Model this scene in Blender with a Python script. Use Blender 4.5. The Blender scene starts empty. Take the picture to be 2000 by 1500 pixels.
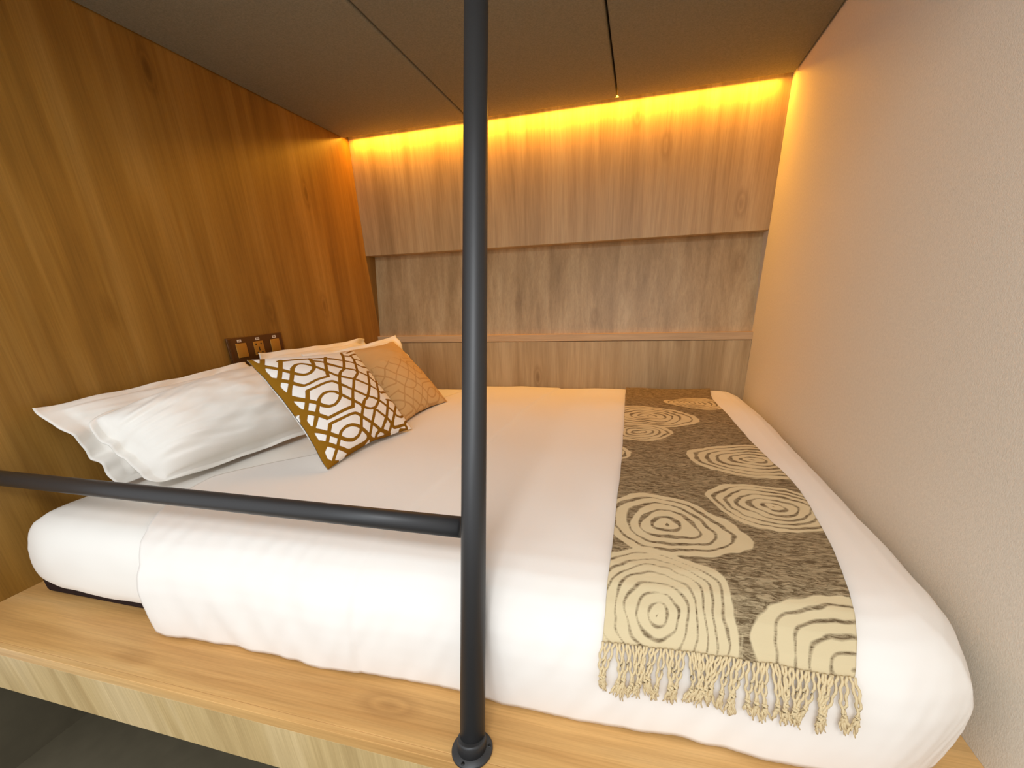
import bpy, bmesh, math, random
import numpy as np
from mathutils import Vector, Matrix, noise
random.seed(7)
scene = bpy.context.scene
C = scene.collection

# ------------------------------------------------------------------ camera
FPX, PX, PY = 834.25, 1018.77, 896.61
cd = bpy.data.cameras.new('camera'); cam = bpy.data.objects.new('camera', cd); C.objects.link(cam)
right = Vector((0.96703127, 0.25227197, -0.03477612))
down = Vector((0.05976656, -0.35757604, -0.9319696))
fwd = Vector((-0.24754492, 0.8991653, -0.36086464))
rot = Matrix((right, -down, -fwd)).transposed().to_4x4()
CAM = Vector((1.553, -0.413, 1.145))
cam.matrix_world = Matrix.Translation(CAM) @ rot
cd.sensor_fit = 'HORIZONTAL'; cd.sensor_width = 36.0
cd.lens = FPX / 2000 * 36.0
cd.shift_x = (1000 - PX) / 2000
cd.shift_y = (PY - 750) / 2000
cd.clip_start = 0.02
scene.camera = cam

# ------------------------------------------------------------------ light and exposure
scene.view_settings.view_transform = 'Standard'
scene.view_settings.look = 'None'
scene.view_settings.gamma = 1.0
scene.view_settings.use_curve_mapping = False
scene.view_settings.exposure = 0.08
w = bpy.data.worlds.new('world'); scene.world = w; w.use_nodes = True
w.node_tree.nodes['Background'].inputs['Color'].default_value = (0.97, 0.98, 1.0, 1)
w.node_tree.nodes['Background'].inputs['Strength'].default_value = 0.95

def area(name, loc, target, sx, sy, power, col, spread=180):
    l = bpy.data.lights.new(name, 'AREA'); l.shape = 'RECTANGLE'; l.size = sx; l.size_y = sy
    l.energy = power; l.color = col; l.spread = math.radians(spread)
    o = bpy.data.objects.new(name, l); C.objects.link(o); o.location = loc
    o.rotation_euler = (Vector(target) - Vector(loc)).to_track_quat('-Z', 'Y').to_euler()
    return o
# downlight in the corridor before the bunk, and the warm cove behind the ceiling
area('corridor_light', (1.55, -1.25, 2.25), (1.1, 0.9, 0.7), 0.6, 0.4, 20.0, (0.94, 0.97, 1.0))
area('corridor_fill', (0.9, -2.2, 1.7), (1.2, 1.0, 0.8), 1.6, 1.2, 18.0, (0.84, 0.93, 1.0))
area('cove_light', (1.04, 1.966, 1.938), (1.04, 1.966, 1.90), 2.03, 0.010, 13.0, (1.0, 0.44, 0.03), 180)

# ------------------------------------------------------------------ helpers
def link(name, me, mat=None, parent=None, origin=None):
    o = bpy.data.objects.new(name, me); C.objects.link(o)
    if mat is not None:
        for m in (mat if isinstance(mat, (list, tuple)) else [mat]): me.materials.append(m)
    if parent is not None:
        o.parent = parent
        org = Vector(parent.location) if parent.parent is None else Vector(parent.location) + Vector(parent.parent.location)
        me.transform(Matrix.Translation(-org))
    elif origin is not None:
        me.transform(Matrix.Translation(-Vector(origin))); o.location = origin
    return o
def tag(o, label=None, cat=None, group=None, kind=None):
    if label: o['label'] = label
    if cat: o['category'] = cat
    if group: o['group'] = group
    if kind: o['kind'] = kind
    return o
def empty(name, loc, label, cat, group=None):
    o = bpy.data.objects.new(name, None); C.objects.link(o); o.location = loc
    o.empty_display_size = 0.05
    return tag(o, label, cat, group)
def bm_box(bm, lo, hi):
    lo = Vector(lo); hi = Vector(hi); d = hi - lo
    r = bmesh.ops.create_cube(bm, size=1.0)
    for v in r['verts']:
        v.co = Vector((lo.x + (v.co.x + .5) * d.x, lo.y + (v.co.y + .5) * d.y, lo.z + (v.co.z + .5) * d.z))
    return r['verts']
def boxes(name, lst, mat, parent=None, origin=None, bevel=0.0, seg=2):
    bm = bmesh.new()
    for lo, hi in lst: bm_box(bm, lo, hi)
    if bevel > 0:
        bmesh.ops.bevel(bm, geom=bm.edges[:], offset=bevel, segments=seg, affect='EDGES', profile=0.5)
    me = bpy.data.meshes.new(name); bm.to_mesh(me); bm.free()
    o = link(name, me, mat, parent, origin)
    if bevel > 0 and seg > 2:
        for p in me.polygons: p.use_smooth = True
    return o
def grid_mesh(name, nu, nv, fn, closed_u=False):
    vs = [tuple(fn(i / (nu - 1 if not closed_u else nu), j / (nv - 1))) for j in range(nv) for i in range(nu)]
    fs = []
    for j in range(nv - 1):
        for i in range(nu if closed_u else nu - 1):
            a = j * nu + i; b = j * nu + (i + 1) % nu
            fs.append((a, b, b + nu, a + nu))
    me = bpy.data.meshes.new(name); me.from_pydata(vs, [], fs); me.update()
    for p in me.polygons: p.use_smooth = True
    return me
def tube_bm(bm, pts, rads, seg=8, cap=True):
    rings = []
    n = len(pts); pts = [Vector(p) for p in pts]
    up = None
    for i in range(n):
        t = (pts[min(i + 1, n - 1)] - pts[max(i - 1, 0)]).normalized()
        if up is None:
            up = Vector((0, 0, 1)) if abs(t.z) < .9 else Vector((1, 0, 0))
        a = t.cross(up).normalized(); b = t.cross(a).normalized(); up = -b if False else up
        r = rads[i] if isinstance(rads, (list, tuple)) else rads
        rings.append([bm.verts.new(pts[i] + (a * math.cos(2 * math.pi * k / seg) + b * math.sin(2 * math.pi * k / seg)) * r) for k in range(seg)])
    for i in range(n - 1):
        for k in range(seg):
            bm.faces.new((rings[i][k], rings[i][(k + 1) % seg], rings[i + 1][(k + 1) % seg], rings[i + 1][k]))
    if cap:
        bm.faces.new(rings[0][::-1]); bm.faces.new(rings[-1])
def bm_link(name, bm, mat, parent=None, origin=None, smooth=True):
    bmesh.ops.recalc_face_normals(bm, faces=bm.faces)
    me = bpy.data.meshes.new(name); bm.to_mesh(me); bm.free()
    if smooth:
        for p in me.polygons: p.use_smooth = True
    return link(name, me, mat, parent, origin)
def sm(a, b, x):
    t = max(0.0, min(1.0, (x - a) / (b - a))); return t * t * (3 - 2 * t)
def lerp(tab, x):
    if x <= tab[0][0]: return tab[0][1]
    for (x0, y0), (x1, y1) in zip(tab, tab[1:]):
        if x <= x1: return y0 + (y1 - y0) * (x - x0) / (x1 - x0)
    return tab[-1][1]
def srgb(r, g, b):
    f = lambda c: (c / 255 / 12.92) if c / 255 <= .04045 else ((c / 255 + .055) / 1.055) ** 2.4
    return (f(r), f(g), f(b), 1)

# ------------------------------------------------------------------ materials
def newmat(name):
    m = bpy.data.materials.new(name); m.use_nodes = True
    nt = m.node_tree; bs = nt.nodes['Principled BSDF']
    return m, nt, bs
def N(nt, t, **k):
    n = nt.nodes.new(t)
    for a, v in k.items(): setattr(n, a, v)
    return n
def ramp(nt, stops):
    r = nt.nodes.new('ShaderNodeValToRGB'); e = r.color_ramp.elements
    while len(e) < len(stops): e.new(0.5)
    for i, (p, c) in enumerate(stops): e[i].position = p; e[i].color = c
    return r
def mixc(nt, blend, fac, a, b):
    m = nt.nodes.new('ShaderNodeMix'); m.data_type = 'RGBA'; m.blend_type = blend
    for sock, v in ((m.inputs[0], fac), (m.inputs[6], a), (m.inputs[7], b)):
        if isinstance(v, (int, float)): sock.default_value = v
        elif isinstance(v, tuple): sock.default_value = v
        else: nt.links.new(v, sock)
    return m.outputs[2]
def wood(name, dark, mid, light, grain='z', rough=0.42, seed=0.0, knot=True):
    m, nt, bs = newmat(name)
    tc = N(nt, 'ShaderNodeTexCoord')
    def mapped(a, g, off=0):      # a across the grain, g along it
        mp = N(nt, 'ShaderNodeMapping')
        s = {'z': (a, a, g), 'x': (g, a, a), 'y': (a, g, a)}[grain]
        mp.inputs['Scale'].default_value = s
        mp.inputs['Location'].default_value = (seed + off, seed * 1.7 + off, seed * .6)
        nt.links.new(tc.outputs['Object'], mp.inputs['Vector']); return mp.outputs[0]
    def nz(vec, sc, det, ro=.6, dist=0.0):
        n = N(nt, 'ShaderNodeTexNoise'); n.inputs['Scale'].default_value = sc
        n.inputs['Detail'].default_value = det; n.inputs['Roughness'].default_value = ro
        n.inputs['Distortion'].default_value = dist
        nt.links.new(vec, n.inputs['Vector']); return n.outputs[0]
    broad = nz(mapped(9, .7), 1.0, 3, .55, .6)
    r1 = ramp(nt, [(.33, dark), (.5, mid), (.68, light)]); nt.links.new(broad, r1.inputs[0])
    med = nz(mapped(38, 1.6, 3), 1.0, 4, .6, .5)
    r2 = ramp(nt, [(.33, (.88, .865, .84, 1)), (.64, (1.05, 1.05, 1.05, 1))]); nt.links.new(med, r2.inputs[0])
    fine = nz(mapped(260, 6, 9), 1.0, 3, .7)
    r3 = ramp(nt, [(.3, (.84, .82, .78, 1)), (.6, (1.04, 1.04, 1.04, 1))]); nt.links.new(fine, r3.inputs[0])
    c = mixc(nt, 'MULTIPLY', 1.0, r1.outputs[0], r2.outputs[0])
    c = mixc(nt, 'MULTIPLY', .8, c, r3.outputs[0])
    if knot:
        vo = N(nt, 'ShaderNodeTexVoronoi'); vo.feature = 'F1'; vo.inputs['Scale'].default_value = 1.0
        nt.links.new(mapped(5.2, 2.1, 5), vo.inputs['Vector'])
        rk = ramp(nt, [(.0, (.45, .38, .30, 1)), (.05, (.62, .56, .5, 1)), (.085, (.95, .93, .9, 1)), (.11, (.78, .74, .70, 1)), (.17, (1, 1, 1, 1))])
        nt.links.new(vo.outputs['Distance'], rk.inputs[0])
        c = mixc(nt, 'MULTIPLY', .75, c, rk.outputs[0])
    nt.links.new(c, bs.inputs['Base Color'])
    bs.inputs['Roughness'].default_value = rough
    bs.inputs['Specular IOR Level'].default_value = .3
    bp = N(nt, 'ShaderNodeBump'); bp.inputs['Strength'].default_value = .12; bp.inputs['Distance'].default_value = .001
    nt.links.new(fine, bp.inputs['Height']); nt.links.new(bp.outputs[0], bs.inputs['Normal'])
    return m
def plain(name, col, rough=.5, metal=0.0, bump=0.0, bscale=400, spec=.4, mottle=0.0, mscale=60):
    m, nt, bs = newmat(name)
    bs.inputs['Base Color'].default_value = col; bs.inputs['Roughness'].default_value = rough
    bs.inputs['Metallic'].default_value = metal; bs.inputs['Specular IOR Level'].default_value = spec
    tc = N(nt, 'ShaderNodeTexCoord')
    if mottle > 0:
        n = N(nt, 'ShaderNodeTexNoise'); n.inputs['Scale'].default_value = mscale; n.inputs['Detail'].default_value = 5
        nt.links.new(tc.outputs['Object'], n.inputs['Vector'])
        r = ramp(nt, [(.3, tuple(c * (1 - mottle) for c in col[:3]) + (1,)), (.7, tuple(min(1, c * (1 + mottle)) for c in col[:3]) + (1,))])
        nt.links.new(n.outputs[0], r.inputs[0]); nt.links.new(r.outputs[0], bs.inputs['Base Color'])
    if bump > 0:
        n = N(nt, 'ShaderNodeTexNoise'); n.inputs['Scale'].default_value = bscale; n.inputs['Detail'].default_value = 3
        nt.links.new(tc.outputs['Object'], n.inputs['Vector'])
        b = N(nt, 'ShaderNodeBump'); b.inputs['Strength'].default_value = bump; b.inputs['Distance'].default_value = .002
        nt.links.new(n.outputs[0], b.inputs['Height']); nt.links.new(b.outputs[0], bs.inputs['Normal'])
    return m

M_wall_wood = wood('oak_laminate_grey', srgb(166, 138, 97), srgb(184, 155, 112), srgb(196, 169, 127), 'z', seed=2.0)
M_left_wood = wood('oak_laminate_warm_shaded', srgb(130, 92, 36), srgb(144, 104, 42), srgb(157, 118, 56), 'z', seed=5.3)  # same oak laminate; warm bounce and shade on this wall put into its colour
M_top_wood = wood('oak_board_top', srgb(188, 138, 78), srgb(210, 164, 102), srgb(222, 182, 124), 'x', seed=8.1, knot=True)
M_edge_wood = wood('oak_board_edge', srgb(176, 146, 96), srgb(204, 176, 124), srgb(216, 190, 142), 'z', seed=11.2, knot=False)
M_ledge = wood('oak_ledge', srgb(184, 150, 110), srgb(196, 163, 122), srgb(204, 172, 132), 'x', seed=1.0, knot=False)
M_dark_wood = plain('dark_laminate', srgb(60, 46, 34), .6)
M_ceiling = plain('ceiling_fabric', srgb(134, 131, 115), .95, bump=.5, bscale=500, spec=.1, mottle=.14, mscale=220)
M_gap = plain('ceiling_joint', srgb(24, 20, 16), .95, spec=.05)
M_right = plain('beige_wallcovering', srgb(222, 213, 197), .8, bump=.35, bscale=330, spec=.2, mottle=.045, mscale=160)
M_floor = plain('floor_vinyl', srgb(92, 84, 66), .55, bump=.1, bscale=60, mottle=.08, mscale=20)
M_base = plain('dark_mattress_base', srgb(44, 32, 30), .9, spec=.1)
M_black = plain('black_powder_coat', srgb(44, 43, 43), .45, metal=0.0, bump=.06, bscale=900, spec=.5)
M_screw = plain('black_screw', srgb(16, 16, 14), .4, spec=.5)
M_linen = plain('white_cotton', srgb(236, 229, 220), .9, bump=.10, bscale=55, spec=.1)
M_sheet = plain('white_sheet', srgb(238, 233, 224), .9, bump=.10, bscale=45, spec=.1)
M_pillow = plain('white_pillowcase', srgb(238, 233, 224), .9, bump=.14, bscale=40, spec=.1)
M_plate = plain('bronze_plate', srgb(92, 58, 24), .35, metal=.3)
M_rocker = plain('tan_rocker', srgb(176, 124, 44), .4, metal=.2)
M_hole = plain('socket_hole', srgb(18, 12, 8), .7)
M_sticker = plain('white_sticker', srgb(226, 214, 200), .7)
M_sticker_ink = plain('sticker_ink', srgb(130, 112, 92), .7)
M_fringe = plain('cream_yarn', srgb(216, 194, 152), .95, bump=.3, bscale=900, spec=.1)
M_cush_back = plain('white_cushion_back', srgb(236, 232, 226), .9, bump=.12, bscale=200, spec=.1)
m, nt, bs = newmat('cove_strip_glow')
bs.inputs['Base Color'].default_value = (1, .6, .1, 1)
bs.inputs['Emission Color'].default_value = (1.0, .55, .06, 1); bs.inputs['Emission Strength'].default_value = 6.0
M_glow = m

def printed(name, ground, ink, attr, soft, weave=900, heather=0.0, ground2=None):
    """cloth whose printed or woven figure is the zero line of a distance stored on the mesh"""
    m, nt, bs = newmat(name)
    at = N(nt, 'ShaderNodeAttribute'); at.attribute_name = attr
    tc = N(nt, 'ShaderNodeTexCoord')
    add = N(nt, 'ShaderNodeMath', operation='MULTIPLY_ADD')
    n0 = N(nt, 'ShaderNodeTexNoise'); n0.inputs['Scale'].default_value = weave; n0.inputs['Detail'].default_value = 2
    nt.links.new(tc.outputs['Object'], n0.inputs['Vector'])
    nt.links.new(n0.outputs[0], add.inputs[0]); add.inputs[1].default_value = soft * 1.5; nt.links.new(at.outputs['Fac'], add.inputs[2])
    mr = N(nt, 'ShaderNodeMapRange'); mr.inputs[1].default_value = soft * .75 - soft; mr.inputs[2].default_value = soft * .75 + soft
    mr.inputs[3].default_value = 1.0; mr.inputs[4].default_value = 0.0
    nt.links.new(add.outputs[0], mr.inputs[0])
    g = ground
    if heather > 0:
        uv = N(nt, 'ShaderNodeAttribute'); uv.attribute_name = 'flat'
        mp = N(nt, 'ShaderNodeMapping'); mp.inputs['Scale'].default_value = (45, 190, 1)
        nt.links.new(uv.outputs['Vector'], mp.inputs['Vector'])
        n1 = N(nt, 'ShaderNodeTexNoise'); n1.inputs['Scale'].default_value = 1.0; n1.inputs['Detail'].default_value = 6; n1.inputs['Roughness'].default_value = .7
        n1.inputs['Distortion'].default_value = 1.2
        nt.links.new(mp.outputs[0], n1.inputs['Vector'])
        rr = ramp(nt, [(.41, ground), (.60, ground2)]); nt.links.new(n1.outputs[0], rr.inputs[0]); g = rr.outputs[0]
        # fine woven ribs
        wv = N(nt, 'ShaderNodeTexWave'); wv.inputs['Scale'].default_value = 90; wv.bands_direction = 'Y'; wv.inputs['Distortion'].default_value = 1.0
        nt.links.new(uv.outputs['Vector'], wv.inputs['Vector'])
        r5 = ramp(nt, [(.0, (.86, .86, .86, 1)), (1, (1.05, 1.05, 1.05, 1))]); nt.links.new(wv.outputs[0], r5.inputs[0])
        g = mixc(nt, 'MULTIPLY', .7, g, r5.outputs[0])
        bpn = n1.outputs[0]
    else: bpn = n0.outputs[0]
    c = mixc(nt, 'MIX', mr.outputs[0], g, ink)
    nt.links.new(c, bs.inputs['Base Color'])
    bs.inputs['Roughness'].default_value = .95; bs.inputs['Specular IOR Level'].default_value = .1
    b = N(nt, 'ShaderNodeBump'); b.inputs['Strength'].default_value = .25; b.inputs['Distance'].default_value = .0015
    nt.links.new(bpn, b.inputs['Height']); nt.links.new(b.outputs[0], bs.inputs['Normal'])
    return m
M_throw = printed('woven_throw', srgb(96, 78, 54), srgb(208, 189, 150), 'figure', .0012, 1500, 1.0, srgb(170, 150, 116))
M_trellis = printed('trellis_print', srgb(240, 235, 228), srgb(140, 96, 22), 'figure', .0005, 1500)
M_trellis_pale = printed('pale_trellis_print', srgb(206, 172, 122), srgb(188, 150, 100), 'figure', .001, 1500)

# ------------------------------------------------------------------ the alcove
W_, D_, H_, PZ = 2.10, 2.00, 1.93, 0.45
s = boxes('floor', [((-0.5, -2.6, -0.05), (2.9, 2.0, 0.0))], M_floor); tag(s, kind='structure')
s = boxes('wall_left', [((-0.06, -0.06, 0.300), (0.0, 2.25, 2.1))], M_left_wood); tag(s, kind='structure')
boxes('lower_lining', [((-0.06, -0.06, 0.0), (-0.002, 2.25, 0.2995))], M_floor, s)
s = boxes('wall_right', [((2.10, -0.25, 0.0), (2.18, 2.25, 2.1))], M_right); tag(s, kind='structure')
wb = boxes('wall_back', [((-0.06, 2.15, 0.0), (2.18, 2.21, 2.1))], M_dark_wood); tag(wb, kind='structure')
boxes('upper_panel', [((0.0, 2.0, 1.378), (2.1, 2.15, 2.1))], M_wall_wood, wb, bevel=.0015)
bm = bmesh.new()
vs = [bm.verts.new(p) for p in [(0, 2.105, 1.45), (2.1, 2.105, 1.45), (2.1, 2.02, .90), (0, 2.02, .90), (0, 2.145, 1.45), (2.1, 2.145, 1.45), (2.1, 2.145, .90), (0, 2.145, .90)]]
for f in ((0, 1, 2, 3), (4, 7, 6, 5), (0, 4, 5, 1), (3, 2, 6, 7), (0, 3, 7, 4), (1, 5, 6, 2)): bm.faces.new([vs[i] for i in f])
bm_link('recessed_panel', bm, M_wall_wood, wb, smooth=False)
boxes('ledge', [((0.0, 1.996, .893), (2.1, 2.15, .93))], M_ledge, wb, bevel=.0015)
boxes('lower_panel', [((0.0, 2.002, 0.40), (2.1, 2.15, .890))], M_wall_wood, wb, bevel=.0015)
ce = boxes('ceiling', [((-0.02, -0.1, 2.04), (2.14, 2.2, 2.10))], M_gap); tag(ce, kind='structure')
for x0, x1 in ((0.003, .701), (.707, 1.398), (1.404, 2.095)):
    o = boxes('ceiling_panel', [((x0, -0.08, 1.93), (x1, 1.948, 2.04))], M_ceiling, ce, bevel=.009, seg=4)
# the light in the cove between panels and wall
ls = boxes('light_strip', [((0.02, 1.960, 1.942), (2.08, 1.972, 1.945))], M_glow, origin=(1.05, 1.966, 1.942))
tag(ls, 'glowing amber light strip hidden in the cove where ceiling meets back wall', 'light')

# platform
pl = empty('bed_platform', (1.05, 1.0, 0.30), 'light oak laminate bunk platform with thick front edge under the mattress', 'bed platform')
boxes('top_board', [((0.0, 0.012, 0.425), (2.1, 2.0, 0.45))], M_top_wood, pl, bevel=.001)
boxes('front_fascia', [((0.0, 0.0, 0.302), (2.1, 0.028, 0.4235))], M_edge_wood, pl, bevel=.001)
boxes('edge_band', [((0.0, -0.0005, 0.4238), (2.1, 0.0118, 0.45))], M_top_wood, pl, bevel=.0008)
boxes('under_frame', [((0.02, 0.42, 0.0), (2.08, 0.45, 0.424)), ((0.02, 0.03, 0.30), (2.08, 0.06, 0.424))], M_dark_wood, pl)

# ------------------------------------------------------------------ soft shapes
CX0, CX1, CY0, CY1 = 0.188, 1.915, 0.290, 1.80
PR_DUV = [(0, 0), (.05, .002), (.09, .010), (.122, .026), (.147, .050), (.164, .080), (.173, .115), (.176, .15), (.177, .185), (.176, .212), (.174, .236)]
PR_MAT = [(0, 0), (.05, .003), (.088, .012), (.116, .032), (.132, .060), (.141, .095), (.144, .13), (.144, .160), (.142, .178), (.136, .190)]
def arc(pr):
    t = [0.0]
    for a, b in zip(pr, pr[1:]): t.append(t[-1] + math.hypot(b[0] - a[0], b[1] - a[1]))
    return t
def wrap(qx, qy, pr, ta, zt):
    cx = min(max(qx, CX0), CX1); cy = min(max(qy, CY0), CY1)
    dx, dy = qx - cx, qy - cy
    l = max(abs(dx), abs(dy))
    z0 = zt - .030 * sm(1.25, 1.95, qy) + .008 * math.sin(math.pi * min(max((qx - .1) / 1.9, 0), 1)) * math.sin(math.pi * min(max((qy - .1) / 1.8, 0), 1))
    if l < 1e-9: return Vector((qx, qy, z0))
    e = math.hypot(dx, dy); n = (dx / e, dy / e)
    l = min(l, ta[-1])
    sq = (1 / max(1e-6, max(abs(n[0]), abs(n[1])))) ** (.2 if dx > 0 and dy < 0 else .55); n = (n[0] * sq, n[1] * sq)
    if dx > 0: n = (n[0] * (1 - .06 * sm(.5, .12, qy)), n[1])
    R = lerp([(t, p[0]) for t, p in zip(ta, pr)], l); h = lerp([(t, p[1]) for t, p in zip(ta, pr)], l)
    if dx > 0: n = (n[0] * (1.015 - .13 * sm(.11, .24, h)), n[1])
    return Vector((cx + n[0] * R, cy + n[1] * R, z0 - h * (z0 - .455) / (zt - .455) if pr is PR_DUV else z0 - h * (z0 - .455) / (zt - .455)))
TD, TM = arc(PR_DUV), arc(PR_MAT)
ZD, ZM = .691, .674
def nz(x, y, z=0.0): return noise.noise(Vector((x, y, z)))
def duvet_pt(qx, qy):
    p = wrap(qx, qy, PR_DUV, TD, ZD)
    front = sm(CY0 + .02, CY0 - .16, qy)
    flat = 1 - sm(CY0 + .06, CY0 - .02, qy)
    dz = .006 * nz(qx * 3.2, qy * 2.6, 1) + .003 * nz(qx * 9 + qy * 3, qy * 4, 4) + .0012 * nz(qx * 26 + qy * 22, qy * 7, 14) * sm(1.1, .4, qx + qy * .4)
    # cuff of the turned-down top
    e = 1.085 + .05 * (qy - .5) + .006 * nz(qx * 2, qy * 6, 8)
    cuff = sm(e + .004, e - .004, qx) * .0045
    fold = -front * (.006 * nz(qx * 15 + qy * 5, qy * 4, 2) + .010 * nz(qx * 4.5, qy * 2, 6) + .0022 * nz(qx * 34 - qy * 14, qy * 9, 21)) * (1 - .65 * sm(CX1 - .25, CX1, qx))
    fold -= .004 * sm(.35, .15, abs(qx - .75)) * sm(.1, 0, abs(qy - .22)) * math.sin(qx * 130 + 6 * nz(qx * 4, qy * 4, 3))
    rightf = sm(CX1, CX1 + .12, qx)
    out = rightf * (.007 * nz(qx * 4, qy * 7, 12))
    p.z += (dz + cuff) * (1 - front) * (1 - rightf * .6)
    p.y += fold - cuff * front
    p.x -= abs(out)
    if qy < CY0 - .24: p.z += .007 * (nz(qx * 6, 2.2, 3) + .4 * nz(qx * 22, 1, 3)) * sm(CY0 - .24, CY0 - .30, qy)
    return p
LD, LM = TD[-1], TM[-1]
# mattress with fitted sheet
mt = empty('mattress', (1.05, 1.05, .45), 'thick mattress in a white fitted sheet lying on the oak platform', 'mattress')
def mat_pt(u, v):
    qx = CX0 - LM + u * (CX1 - CX0 + 2 * LM); qy = CY0 - LM + v * (CY1 - CY0 + 2 * LM)
    p = wrap(qx, qy, PR_MAT, TM, ZM)
    if qy < CY0:
        p.y -= .003 * nz(p.x * 9, p.z * 14, 2)
        # drooping lower edge of the sheet
        p.z += .006 * nz(p.x * 7, 0, 5) * sm(CY0 - .18, CY0 - .3, qy)
    p.z += .003 * nz(p.x * 7, p.y * 7, 1) + .002 * nz(p.x * 16, p.y * 5, 1)
    return p
me = grid_mesh('fitted_sheet', 150, 150, mat_pt); link('fitted_sheet', me, M_sheet, mt)
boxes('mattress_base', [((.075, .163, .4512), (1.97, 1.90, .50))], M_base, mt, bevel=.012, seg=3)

# duvet
def edge_x(qy):   # left edge of the duvet along its length
    return lerp([(-.10, .53), (.00, .54), (.12, .545), (.20, .50), (.30, .44), (.42, .425), (.52, .50), (.62, .60), (.75, .66), (1.9, .68)], qy)
YQ0, YQ1 = CY0 - LD, CY1 + LD * .82
XQ1 = CX1 + LD
def duv(u, v):
    qy = YQ0 + v * (YQ1 - YQ0)
    e = edge_x(qy)
    qx = e + (XQ1 - e) * u
    p = duvet_pt(qx, qy)
    return p
me = grid_mesh('duvet', 260, 240, duv)
dv = link('duvet', me, M_linen, None, (1.25, 1.0, .46))
tag(dv, 'large white duvet spread over the mattress and hanging over its front edge', 'duvet')
so = dv.modifiers.new('thickness', 'SOLIDIFY'); so.thickness = .007; so.offset = -1

# ------------------------------------------------------------------ woven throw with fringe
def surf(qx, qy, off):
    e = .004
    p = duvet_pt(qx, qy)
    n = (duvet_pt(qx + e, qy) - duvet_pt(qx - e, qy)).cross(duvet_pt(qx, qy + e) - duvet_pt(qx, qy - e)).normalized()
    return p + n * off
YB = CY1 + .155
def front_q(u): return CY0 - (.182 - .006 * u)         # woven end on the front of the bed
def slerp(tab, x):
    return sum(lerp(tab, x + d) for d in (-.09, -.06, -.03, 0, .03, .06, .09)) / 7
def throw_xl(qy): return slerp([(.05, 1.525), (.3, 1.530), (.8, 1.527), (1.5, 1.512), (2.0, 1.503)], qy)
def throw_xr(qy): return slerp([(.05, 1.858), (.14, 1.872), (.25, 1.894), (.37, 1.914), (.64, 1.938), (.83, 1.910), (1.2, 1.890), (1.55, 1.876), (2.0, 1.93)], qy)
RINGS = [  # centre x, y on the bed, radius x, radius y, number of rings
    (1.600, 1.19, .175, .135, 6), (1.80, 1.44, .13, .12, 6), (1.575, 0.985, .115, .085, 5), (1.500, .770, .055, .07, 3),
    (1.870, .785, .155, .135, 6), (1.852, .510, .125, .118, 6), (1.632, .392, .135, .125, 5),
    (1.605, .158, .135, .128, 8), (1.875, .125, .140, .098, 5)]
def ring_field(x, y):
    """negative inside a cream ring, positive on the brown ground (metres)"""
    best = 1.0
    wob = .011 * nz(x * 16, y * 16, 3) + .004 * nz(x * 45, y * 45, 9)
    wob2 = .010 * nz(x * 10, y * 10, 17)
    for k, (cx, cy, rx, ry, n) in enumerate(RINGS):
        dx, dy = x - cx + wob2 * .6, y - cy
        a = math.atan2(dy / ry, dx / rx)
        r = math.hypot(dx / rx, dy / ry) * (1 + .07 * math.sin(2 * a + k) + .04 * math.sin(3 * a + 2 * k))
        rr = min(rx, ry); d = r * rr + wob
        if d > rr * 1.04: continue
        pitch = rr / n
        t = (d / pitch + .5 + .12 * math.sin(a * 2 + k * 1.3) + .10 * math.sin(a + k)) % 1.0
        # cream band wide, brown line narrow and of varying width
        lw = .16 + .07 * math.sin(a * 3 + k) + .05 * nz(x * 20, y * 20, 5)
        lw = lw if k < 7 else lw * .62
        f = (lw - abs(t - .5) * 1.0) * pitch if True else 0
        f = (lw - abs(t - .5)) * pitch            # >0 on brown line
        edge = d - rr
        f = max(f, edge)
        best = min(best, f)
    return best
def throw_xy(u, v):
    q0 = front_q(u); qy = q0 + v * (YB - q0)
    a, b = throw_xl(qy), throw_xr(qy)
    return a + (b - a) * u, qy
NU, NV = 150, 560
def thr(u, v):
    x, y = throw_xy(u, v)
    ed = .0015 * nz(x * 3, y * 14, 7)
    return surf(x + ed, y, .0105 + .0015 * nz(x * 12, y * 6, 2) + .001 * nz(x * 30, y * 22, 2))
me = grid_mesh('woven_body', NU, NV, thr)
fa = me.attributes.new('figure', 'FLOAT', 'POINT'); fl = me.attributes.new('flat', 'FLOAT_VECTOR', 'POINT')
vals = []; flat = []
for j in range(NV):
    for i in range(NU):
        x, y = throw_xy(i / (NU - 1), j / (NV - 1)); vals.append(ring_field(x, y)); flat += [x, y, 0.0]
fa.data.foreach_set('value', vals); fl.data.foreach_set('vector', flat)
th = empty('throw_blanket', (1.7, 1.0, .70), 'brown woven throw with cream swirling rings and fringe laid across the bed', 'throw')
tb = link('woven_body', me, M_throw, th)
so = tb.modifiers.new('thickness', 'SOLIDIFY'); so.thickness = .005; so.offset = -1
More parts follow.
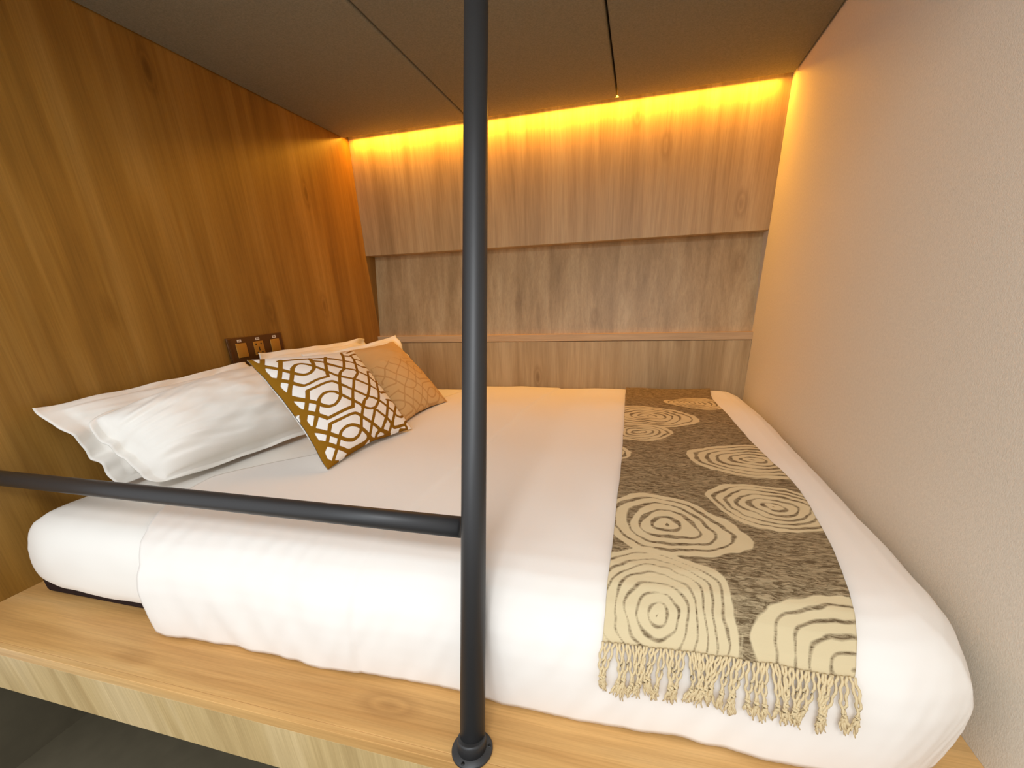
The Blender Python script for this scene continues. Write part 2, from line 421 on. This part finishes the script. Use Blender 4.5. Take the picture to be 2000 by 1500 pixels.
# tassels: two twisted cords, a knot, a frayed tuft
def tassel(x0, q0, sgn, length, nm='tassel'):
    bm = bmesh.new()
    lean = random.uniform(-.14, .14); curve = random.uniform(-.007, .007)
    def at(t, side, off):
        qy = q0 - sgn * length * t
        x = x0 + lean * length * t + curve * math.sin(t * math.pi) + side
        return surf(x, qy, off)
    kt = random.uniform(.60, .72)
    spread = random.uniform(.0008, .0028)
    n = 14
    for s_ in (-1, 1):
        pts = []
        for i in range(n):
            t = kt * i / (n - 1)
            bow = s_ * (spread * math.sin(math.pi * i / (n - 1)) + .0011 * math.cos(i * 1.5))
            pts.append(at(t, bow + s_ * .0022 * (1 - i / (n - 1)), .0135 + .0012 * math.sin(i * 1.5) * s_))
        tube_bm(bm, pts, .0021, 6)
    pts = [at(kt + .012 * (i - 2), .0012 * math.sin(i * 2.0), .0140) for i in range(5)]
    tube_bm(bm, pts, [.0018, .0034, .0042, .0034, .002], 8)
    for k in range(8):
        a = random.uniform(-.0075, .0075); L = random.uniform(.84, 1.05)
        pts = [at(kt + (L - kt) * i / 6, a * (i / 6) + .0009 * math.sin(i * 2.2 + k), .0125 + .0016 * math.sin(i + k)) for i in range(7)]
        tube_bm(bm, pts, [.0018, .0021, .0021, .0020, .0018, .0015, .0008], 5)
    bm_link(nm, bm, M_fringe, th)
NT = 36
for k in range(NT):
    u = (k + .5 + random.uniform(-.12, .12)) / NT
    x, q = throw_xy(u, 0.0)
    tassel(x, q + .002, 1, random.uniform(.076, .088))
for k in range(16):
    u = (k + .5) / 16
    x, q = throw_xy(u, 1.0)
    tassel(x, q - .002, -1, random.uniform(.018, .03))

# ------------------------------------------------------------------ pillows and cushions
def padded(corners, thick, n, pinch, flange=0.0, wr=.006, seed=0, back=.5, power=.55, droop=None, cr=.0, pleat=0.0):
    """front and back skins of a stuffed square; corners TL, TR, BR, BL"""
    tl, tr, br, bl = [Vector(c) for c in corners]
    nrm = ((tr - tl).cross(bl - tl) + (br - bl).cross(br - tr) * -1).normalized()
    nrm = (tr - tl).cross(bl - tl).normalized() * -1
    if nrm.x < 0: nrm = -nrm
    def pos(u, v, side):
        f = flange
        uu = min(max((u - f) / (1 - 2 * f), 0), 1); vv = min(max((v - f) / (1 - 2 * f), 0), 1)
        prof = (max(0, 4 * uu * (1 - uu)) ** power) * (max(0, 4 * vv * (1 - vv)) ** power)
        # edges drawn in between the corners
        pu = u + pinch * math.sin(math.pi * v) * (0.5 - u) * 2
        pv = v + pinch * math.sin(math.pi * u) * (0.5 - v) * 2
        q4 = ((2 * u - 1) * (2 * v - 1)) ** 4 * cr
        pu += (0.5 - u) * 2 * q4; pv += (0.5 - v) * 2 * q4
        p = tl * (1 - pu) * (1 - pv) + tr * pu * (1 - pv) + br * pu * pv + bl * (1 - pu) * pv
        t = thick * (side if side > 0 else side * back) * prof
        wv = wr * (nz(u * 3.2 + seed, v * 6 + seed, seed) + .55 * nz(u * 8 + seed, v * 13, seed + 4)) * (.35 + .65 * prof)
        edge = 1 - min(1, prof * 3)
        wv += pleat * (nz(u * 2.6 + seed, v * 17 + 3 * nz(u * 2, v * 2, seed), seed + 2) * sm(.75, .02, u) + .6 * nz(u * 3 + v * 3, v * 9 - u * 4, seed + 6)) * min(1, prof * 2)
        wv += edge * wr * 1.6 * nz(u * 5 + v * 4 + seed, v * 5, seed + 9)
        p = p + nrm * (t + wv + side * .0012)
        if droop: p = droop(p, u, v)
        return p
    return pos
def floor_soft(p, zmin=.700):
    if p.z < zmin: p = Vector((p.x, p.y, zmin + (p.z - zmin) * .05))
    return p
def pillow(name, label, corners, thick, pinch=.04, flange=.07, wr=.006, seed=0, back=.5, zmin=.684, group=None, power=.5, xmin=.006, cr=.035, pleat=.006):
    def dr(p, u, v):
        p = floor_soft(p, zmin)
        if p.x < xmin: p.x = xmin + (p.x - xmin) * .05
        return p
    f = padded(corners, thick, 60, pinch, flange, wr, seed, back, power, dr, cr, pleat)
    cen = sum((Vector(c) for c in corners), Vector()) / 4
    t = empty(name, (cen.x, cen.y, zmin), label, 'pillow', group)
    n = 84
    vs = []; fs = []
    for side in (1, -1):
        off = len(vs)
        for j in range(n):
            for i in range(n): vs.append(tuple(f(i / (n - 1), j / (n - 1), side)))
        for j in range(n - 1):
            for i in range(n - 1):
                a = off + j * n + i; q = (a, a + 1, a + n + 1, a + n)
                fs.append(q if side < 0 else q[::-1])
    rim = [i for i in range(n)] + [j * n + n - 1 for j in range(1, n)] + [(n - 1) * n + i for i in range(n - 2, -1, -1)] + [j * n for j in range(n - 2, 0, -1)]
    for a, b in zip(rim, rim[1:] + rim[:1]): fs.append((a, b, b + n * n, a + n * n))
    me = bpy.data.meshes.new('pillowcase'); me.from_pydata(vs, [], fs); me.update()
    bm = bmesh.new(); bm.from_mesh(me); bmesh.ops.recalc_face_normals(bm, faces=bm.faces); bm.to_mesh(me); bm.free()
    for p in me.polygons: p.use_smooth = True
    link('pillowcase', me, M_pillow, t)
    return t
pillow('pillow', 'white pillow standing against the left wall, nearest the platform front, behind another',
       [(.045, .300, .915), (.025, 1.0, .930), (.19, 1.02, .690), (.20, .330, .690)], .055, .03, .08, .015, 1, .3, cr=.012, pleat=.008)
pillow('pillow', 'plump white pillow leaning in front, directly left of the trellis-patterned cushion',
       [(.160, .310, .878), (.150, .93, .945), (.435, .98, .690), (.325, .325, .690)], .130, .030, .05, .011, 2, .12, zmin=.692, cr=.06, power=.42, pleat=.009)
pillow('pillow', 'white pillow against the left wall beneath the switch plate, behind the patterned cushion',
       [(.060, 1.02, .962), (.045, 1.80, .940), (.20, 1.84, .690), (.21, 1.03, .690)], .055, .03, .08, .020, 31, .3, cr=.015)
pillow('pillow', 'white pillow whose corner shows behind the plain beige cushion near the back wall',
       [(.225, 1.08, .945), (.305, 1.690, .963), (.50, 1.70, .685), (.40, 1.10, .685)], .06, .05, .05, .014, 4, .15, zmin=.700, cr=.0)

# the bands of the trellis print as they run over the cushion cover (across, down)
TRELLIS = [[(0.01,0.01),(0.009,0.07),(0.002,0.154),(0.002,0.211),(0.003,0.278),(0.003,0.34),(0.007,0.395),(0.005,0.43),(0.005,0.487),(0.013,0.545),(0.029,0.576),(0.019,0.605),(0.008,0.633)],[(0.009,0.059),(0.029,0.101),(0.05,0.134),(0.084,0.18),(0.11,0.217),(0.135,0.253),(0.154,0.278),(0.189,0.306),(0.242,0.309),(0.298,0.275),(0.336,0.216),(0.359,0.151),(0.364,0.126)],[(0.082,0.023),(0.023,0.108),(0.003,0.155),(0.003,0.202)],[(0.16,0.089),(0.096,0.181),(0.055,0.241),(0.035,0.268),(0.004,0.31),(0.003,0.34)],[(0.139,0.098),(0.195,0.105),(0.275,0.106),(0.363,0.133),(0.5,0.16)],[(0.138,0.249),(0.165,0.211),(0.213,0.179),(0.257,0.177),(0.29,0.203),(0.308,0.232),(0.334,0.273),(0.384,0.33),(0.439,0.408)],[(0.164,0.21),(0.114,0.283),(0.073,0.337),(0.036,0.385),(0.02,0.415)],[(0.005,0.227),(0.034,0.27),(0.063,0.305),(0.085,0.335),(0.108,0.371),(0.131,0.4),(0.176,0.401),(0.252,0.387),(0.353,0.388),(0.4,0.291),(0.459,0.199),(0.508,0.143)],[(0.091,0.512),(0.125,0.45),(0.184,0.453),(0.263,0.444),(0.352,0.445),(0.394,0.486),(0.434,0.533)],[(0.014,0.416),(0.04,0.467),(0.083,0.52),(0.134,0.573),(0.161,0.61),(0.199,0.64),(0.252,0.648),(0.306,0.624),(0.341,0.589),(0.384,0.517),(0.448,0.418),(0.5,0.366),(0.571,0.336)],[(0.135,0.578),(0.174,0.542),(0.218,0.524),(0.267,0.528),(0.314,0.549),(0.341,0.589),(0.374,0.626)],[(0.127,0.451),(0.083,0.52),(0.048,0.57),(0.023,0.61),(0.008,0.633)],[(0.152,0.564),(0.122,0.602),(0.098,0.631),(0.056,0.687)],[(0.029,0.576),(0.056,0.605),(0.084,0.64),(0.12,0.681),(0.146,0.715),(0.2,0.719),(0.308,0.719)],[(0.367,0.172),(0.412,0.195),(0.455,0.24),(0.509,0.279),(0.555,0.318)],[(0.528,0.166),(0.625,0.21)],[(0.517,0.173),(0.577,0.191),(0.651,0.21),(0.701,0.231),(0.754,0.264),(0.808,0.299),(0.839,0.319),(0.957,0.301),(0.943,0.34)],[(0.446,0.251),(0.55,0.317),(0.602,0.343),(0.677,0.378),(0.723,0.411),(0.808,0.443),(0.837,0.485),(0.881,0.53),(0.943,0.55),(0.952,0.579)],[(0.439,0.401),(0.481,0.433),(0.539,0.467),(0.599,0.496),(0.684,0.542),(0.73,0.575),(0.779,0.621),(0.806,0.654),(0.991,0.612),(0.947,0.67)],[(0.394,0.486),(0.425,0.513),(0.473,0.574),(0.504,0.598),(0.587,0.662),(0.637,0.686),(0.703,0.72),(0.745,0.752),(0.785,0.796),(0.839,0.846),(0.852,0.886),(0.905,0.901),(0.981,0.876),(0.971,0.856),(0.967,0.818),(0.967,0.78),(0.962,0.77),(0.866,0.835),(0.797,0.898),(0.752,0.935)],[(0.345,0.595),(0.404,0.659),(0.443,0.69),(0.481,0.738),(0.511,0.769),(0.56,0.79),(0.624,0.786),(0.694,0.742),(0.734,0.698),(0.796,0.613),(0.869,0.532),(0.952,0.445),(0.947,0.464)],[(0.495,0.372),(0.561,0.341),(0.624,0.263),(0.689,0.179),(0.754,0.068)],[(0.677,0.378),(0.677,0.412),(0.616,0.452),(0.562,0.485),(0.512,0.554),(0.465,0.601),(0.424,0.665),(0.387,0.719),(0.308,0.719),(0.211,0.716),(0.143,0.713)],[(0.819,0.141),(0.807,0.205),(0.754,0.296),(0.686,0.392)],[(0.716,0.132),(0.808,0.152)],[(0.83,0.129),(0.964,0.08),(0.971,0.12),(0.971,0.172),(0.971,0.206),(0.892,0.206),(0.825,0.202)],[(0.865,0.381),(0.777,0.484),(0.718,0.562),(0.643,0.633),(0.589,0.685),(0.526,0.709),(0.476,0.756)],[(0.865,0.381),(0.943,0.368),(0.947,0.407)],[(0.848,0.727),(0.781,0.8),(0.701,0.889),(0.659,0.925)],[(0.83,0.728),(0.957,0.722)],[(0.794,0.024),(0.847,0.019)],[(0.823,0.075),(0.99,0.0)],[(0.02,0.579),(0.018,0.608),(0.004,0.637),(0.008,0.691),(0.004,0.755),(0.009,0.841),(0.01,0.907),(0.01,0.999)],[(0.229,0.719),(0.389,0.726),(0.43,0.666)],[(0.098,0.812),(0.138,0.758),(0.231,0.767),(0.386,0.775),(0.432,0.828),(0.473,0.87),(0.55,0.934),(0.587,0.964),(0.667,0.988),(0.722,1.005)],[(0.1,0.639),(0.051,0.696),(0.028,0.715)],[(0.005,0.684),(0.031,0.735),(0.092,0.804),(0.159,0.87),(0.215,0.919),(0.277,0.944),(0.339,0.938),(0.379,0.906),(0.416,0.832),(0.481,0.76),(0.546,0.698)],[(0.166,0.878),(0.194,0.847),(0.248,0.836),(0.306,0.847),(0.358,0.876),(0.391,0.91),(0.439,0.959),(0.475,0.992),(0.517,1.005)],[(0.142,0.761),(0.098,0.812),(0.059,0.86),(0.013,0.891)],[(0.17,0.871),(0.132,0.913),(0.093,0.949),(0.047,0.989)],[(0.015,0.816),(0.061,0.866),(0.12,0.924),(0.208,0.988),(0.299,0.992),(0.392,0.994),(0.438,0.982),(0.438,0.969)],[(0.602,0.798),(0.547,0.859),(0.5,0.906),(0.46,0.967)],[(0.617,0.812),(0.701,0.888),(0.734,0.936),(0.763,0.972),(0.828,0.972),(0.916,0.967),(0.932,0.997),(0.909,1.005),(0.842,0.997)],[(0.788,0.902),(0.754,0.947)],[(0.69,0.892),(0.611,0.961)],[(0.587,0.964),(0.54,0.977),(0.526,1.002)],[(0.738,0.945),(0.7,0.991)],[(0.722,1.005),(0.598,1.005),(0.507,1.005)],[(0.191,1.005),(0.22,1.005),(0.301,1.005),(0.402,1.005)],[(0.048,0.986),(0.105,1.005)],[(0.927,0.952),(0.986,0.928)]]
TRELLIS_SOLID = [[(0.007,0.051),(0.03,0.096),(0.002,0.158)],[(0.003,0.222),(0.033,0.266),(0.004,0.314)],[(0.004,0.381),(0.022,0.423),(0.005,0.47)],[(0.017,0.556),(0.035,0.584),(0.008,0.633),(0.01,0.6)],[(0.019,0.0),(0.019,0.018),(0.007,0.062)],[(0.005,0.673),(0.035,0.726),(0.006,0.758)],[(0.006,0.8),(0.053,0.856),(0.011,0.894)],[(0.009,0.919),(0.06,0.988),(0.033,1.005),(0.006,1.005)],[(0.017,0.569),(0.037,0.593),(0.018,0.625),(0.004,0.637)]]

def soften(pts):
    """round the gentle bends of a band, keep its sharp corners"""
    out = [pts[0]]
    for a, b, c in zip(pts, pts[1:], pts[2:]):
        v1 = Vector((b[0] - a[0], b[1] - a[1])); v2 = Vector((c[0] - b[0], c[1] - b[1]))
        if v1.length < 1e-6 or v2.length < 1e-6 or v1.angle(v2) > math.radians(58): out.append(b); continue
        k = .27
        out.append((b[0] - v1.x * k, b[1] - v1.y * k)); out.append((b[0] * .5 + (b[0] - v1.x * k) * .25 + (b[0] + v2.x * k) * .25, b[1] * .5 + (b[1] - v1.y * k) * .25 + (b[1] + v2.y * k) * .25)); out.append((b[0] + v2.x * k, b[1] + v2.y * k))
    out.append(pts[-1]); return out
SU, SV = .72, 1.10
def trellis_grid(n, hw):
    u, v = np.meshgrid(np.linspace(0, 1, n), np.linspace(0, 1, n))
    u = u * SU; v = v * SV
    best = np.full(u.shape, 1.0)
    for l in TRELLIS:
        l = soften(l)
        for a, b in zip(l, l[1:]):
            ax, ay, bx, by = a[0] * SU, a[1] * SV, b[0] * SU, b[1] * SV
            dx, dy = bx - ax, by - ay; L = dx * dx + dy * dy + 1e-12
            t = np.clip(((u - ax) * dx + (v - ay) * dy) / L, 0, 1)
            best = np.minimum(best, np.hypot(u - ax - dx * t, v - ay - dy * t))
    best -= hw
    for l in TRELLIS_SOLID:      # filled corners: a convex outline
        q = [(a[0] * SU, a[1] * SV) for a in l]
        area2 = sum(q[i][0] * q[(i + 1) % len(q)][1] - q[(i + 1) % len(q)][0] * q[i][1] for i in range(len(q)))
        sg = 1 if area2 > 0 else -1
        d = np.full(u.shape, -1.0)
        for i in range(len(q)):
            a, b = q[i], q[(i + 1) % len(q)]
            ex, ey = b[0] - a[0], b[1] - a[1]; L = math.hypot(ex, ey) + 1e-9
            d = np.maximum(d, sg * ((u - a[0]) * ey - (v - a[1]) * ex) / L)
        best = np.minimum(best, d)
    return best
def cushion(name, label, corners, thick, front_mat, back_mat, seed, size, figure=None, pinch=.05, back=.45, wr=.004, hw=.0115, zmin=.706, front_label=None, back_label=None):
    dr = lambda p, u, v: floor_soft(p, zmin)
    f = padded(corners, thick, 60, pinch, 0.0, wr, seed, back, .5, dr)
    cen = sum((Vector(c) for c in corners), Vector()) / 4
    t = empty(name, (cen.x, cen.y, zmin), label, 'cushion')
    n = 210
    me = grid_mesh('front_cover', n, n, lambda u, v: f(u, v, 1))
    me.flip_normals()
    if figure:
        at = me.attributes.new('figure', 'FLOAT', 'POINT')
        at.data.foreach_set('value', (figure(n) * size).ravel().tolist())
    o = link('front_cover', me, front_mat, t)
    if front_label: o['label'] = front_label
    me = grid_mesh('back_cover', 70, 70, lambda u, v: f(u, v, -1))
    o = link('back_cover', me, back_mat, t)
    if back_label: o['label'] = back_label
    return t
def fig_a(n):
    return trellis_grid(n, .0118)
cushion('cushion', 'white square cushion with brown trellis pattern leaning on the pillows', [(.420, .638, .988), (.465, 1.092, .957), (.784, .904, .706), (.738, .510, .706)],
        .075, M_trellis, M_cush_back, 6, .43, fig_a, .045, .6, front_label='brown trellis printed front', back_label='plain white back')
def fig_b(n):
    u, v = np.meshgrid(np.linspace(0, 1, n), np.linspace(0, 1, n))
    return trellis_grid(n, .0075)[:, ::-1] + .03 * np.clip((.42 - v) * 3, 0, 1)
cushion('cushion', 'beige square cushion with faint trellis pattern, beside the bold patterned cushion', [(.375, 1.130, .948), (.365, 1.560, .943), (.738, 1.325, .700), (.715, .960, .702)],
        .065, M_trellis_pale, M_trellis_pale, 9, .43, fig_b, .045, .6, hw=.006)

# ------------------------------------------------------------------ post and rail
pb = Vector((1.330, .026, .45)); pt = Vector((1.2435, .565, 1.80))
dirp = (pt - pb).normalized()
post = empty('grab_post', (1.33, .026, .45), 'black metal post rising from a round flange on the platform edge', 'post')
# stops where it meets the ceiling
pt = pb + dirp * ((1.932 - .45) / dirp.z)
p0 = pb + dirp * .022
bm = bmesh.new(); tube_bm(bm, [p0, p0.lerp(pt, .3), p0.lerp(pt, .6), pt], .0206, 40); bm_link('post_tube', bm, M_black, post)
def lathe(bm, base, axis, prof, seg=48):
    axis = axis.normalized(); a = axis.orthogonal().normalized(); b = axis.cross(a)
    rings = [[bm.verts.new(base + axis * h + (a * math.cos(2 * math.pi * k / seg) + b * math.sin(2 * math.pi * k / seg)) * r) for k in range(seg)] for r, h in prof]
    for i in range(len(rings) - 1):
        for k in range(seg): bm.faces.new((rings[i][k], rings[i][(k + 1) % seg], rings[i + 1][(k + 1) % seg], rings[i + 1][k]))
    bm.faces.new(rings[0][::-1]); bm.faces.new(rings[-1])
bm = bmesh.new(); lathe(bm, pb + Vector((0, 0, .0005)), Vector((0, 0, 1)), [(.0330, 0), (.0335, .001), (.0335, .004), (.0325, .0055), (.0255, .0068), (.0240, .008)])
fl_ = bm_link('flange', bm, M_black, post)
bm = bmesh.new(); lathe(bm, pb + Vector((0, 0, .004)), (dirp + Vector((0, 0, 1))), [(.0238, 0), (.0234, .018), (.0228, .0215), (.0210, .0222)])
bm_link('collar', bm, M_black, post)
for a in (-100, 20, 140):
    bm = bmesh.new(); lathe(bm, pb + Vector((.0282 * math.cos(math.radians(a)), .0282 * math.sin(math.radians(a)), .0050)), Vector((0, 0, 1)), [(.0034, 0), (.0034, .0016), (.0026, .0024)], 16)
    bm_link('screw', bm, M_screw, post)
# guard rail, running level from the post to the left wall
rj = Vector((1.303, .172, .779))
rail = empty('guard_rail', (0.0, .172, .779), 'black round guard rail running level from the left wall to the post', 'rail')
bm = bmesh.new(); tube_bm(bm, [(0.004, .172, .779), (.5, .172, .779), (1.0, .172, .779), (rj.x - .0215, .172, .779)], .0183, 36); bm_link('rail_tube', bm, M_black, rail)
bm = bmesh.new(); lathe(bm, Vector((0.0005, .172, .779)), Vector((1, 0, 0)), [(.030, 0), (.030, .004), (.021, .006), (.019, .016)], 36); bm_link('wall_flange', bm, M_black, rail)

# ------------------------------------------------------------------ switches and socket on the left wall
sp = empty('switch_plate', (0.0, 1.09, .97), 'bronze wall plate with two switches and a socket above the pillows', 'switch plate')
boxes('plate', [((0.0003, .952, .915), (.008, 1.232, 1.022))], M_plate, sp, bevel=.002, seg=3)
boxes('side_cap', [((.0081, .955, .918), (.0105, .966, 1.019))], M_plate, sp, bevel=.0008)
for y in (.985, 1.160):
    boxes('rocker', [((.0081, y, .943), (.0118, y + .050, .998))], M_rocker, sp, bevel=.0015, seg=3)
so_ = boxes('socket', [((.0081, 1.070, .943), (.0100, 1.122, .998))], M_rocker, sp, bevel=.0015, seg=3)
boxes('pin_hole', [((.0095, 1.093, .960), (.0104, 1.098, .976))], M_hole, so_)
boxes('pin_hole', [((.0095, 1.080, .950), (.0104, 1.087, .955))], M_hole, so_)
boxes('pin_hole', [((.0095, 1.104, .950), (.0104, 1.111, .955))], M_hole, so_)
boxes('pin_hole', [((.0095, 1.080, .984), (.0104, 1.086, .990))], M_hole, so_)
boxes('pin_hole', [((.0095, 1.106, .984), (.0104, 1.112, .990))], M_hole, so_)
for y in (.998, 1.088, 1.178):
    st = boxes('sticker', [((.0081, y, 1.003), (.0086, y + .019, 1.013))], M_sticker, sp)
    boxes('sticker_mark', [((.0086, y + .003, 1.006), (.0088, y + .008, 1.010)), ((.0086, y + .010, 1.006), (.0088, y + .015, 1.010))], M_sticker_ink, st)
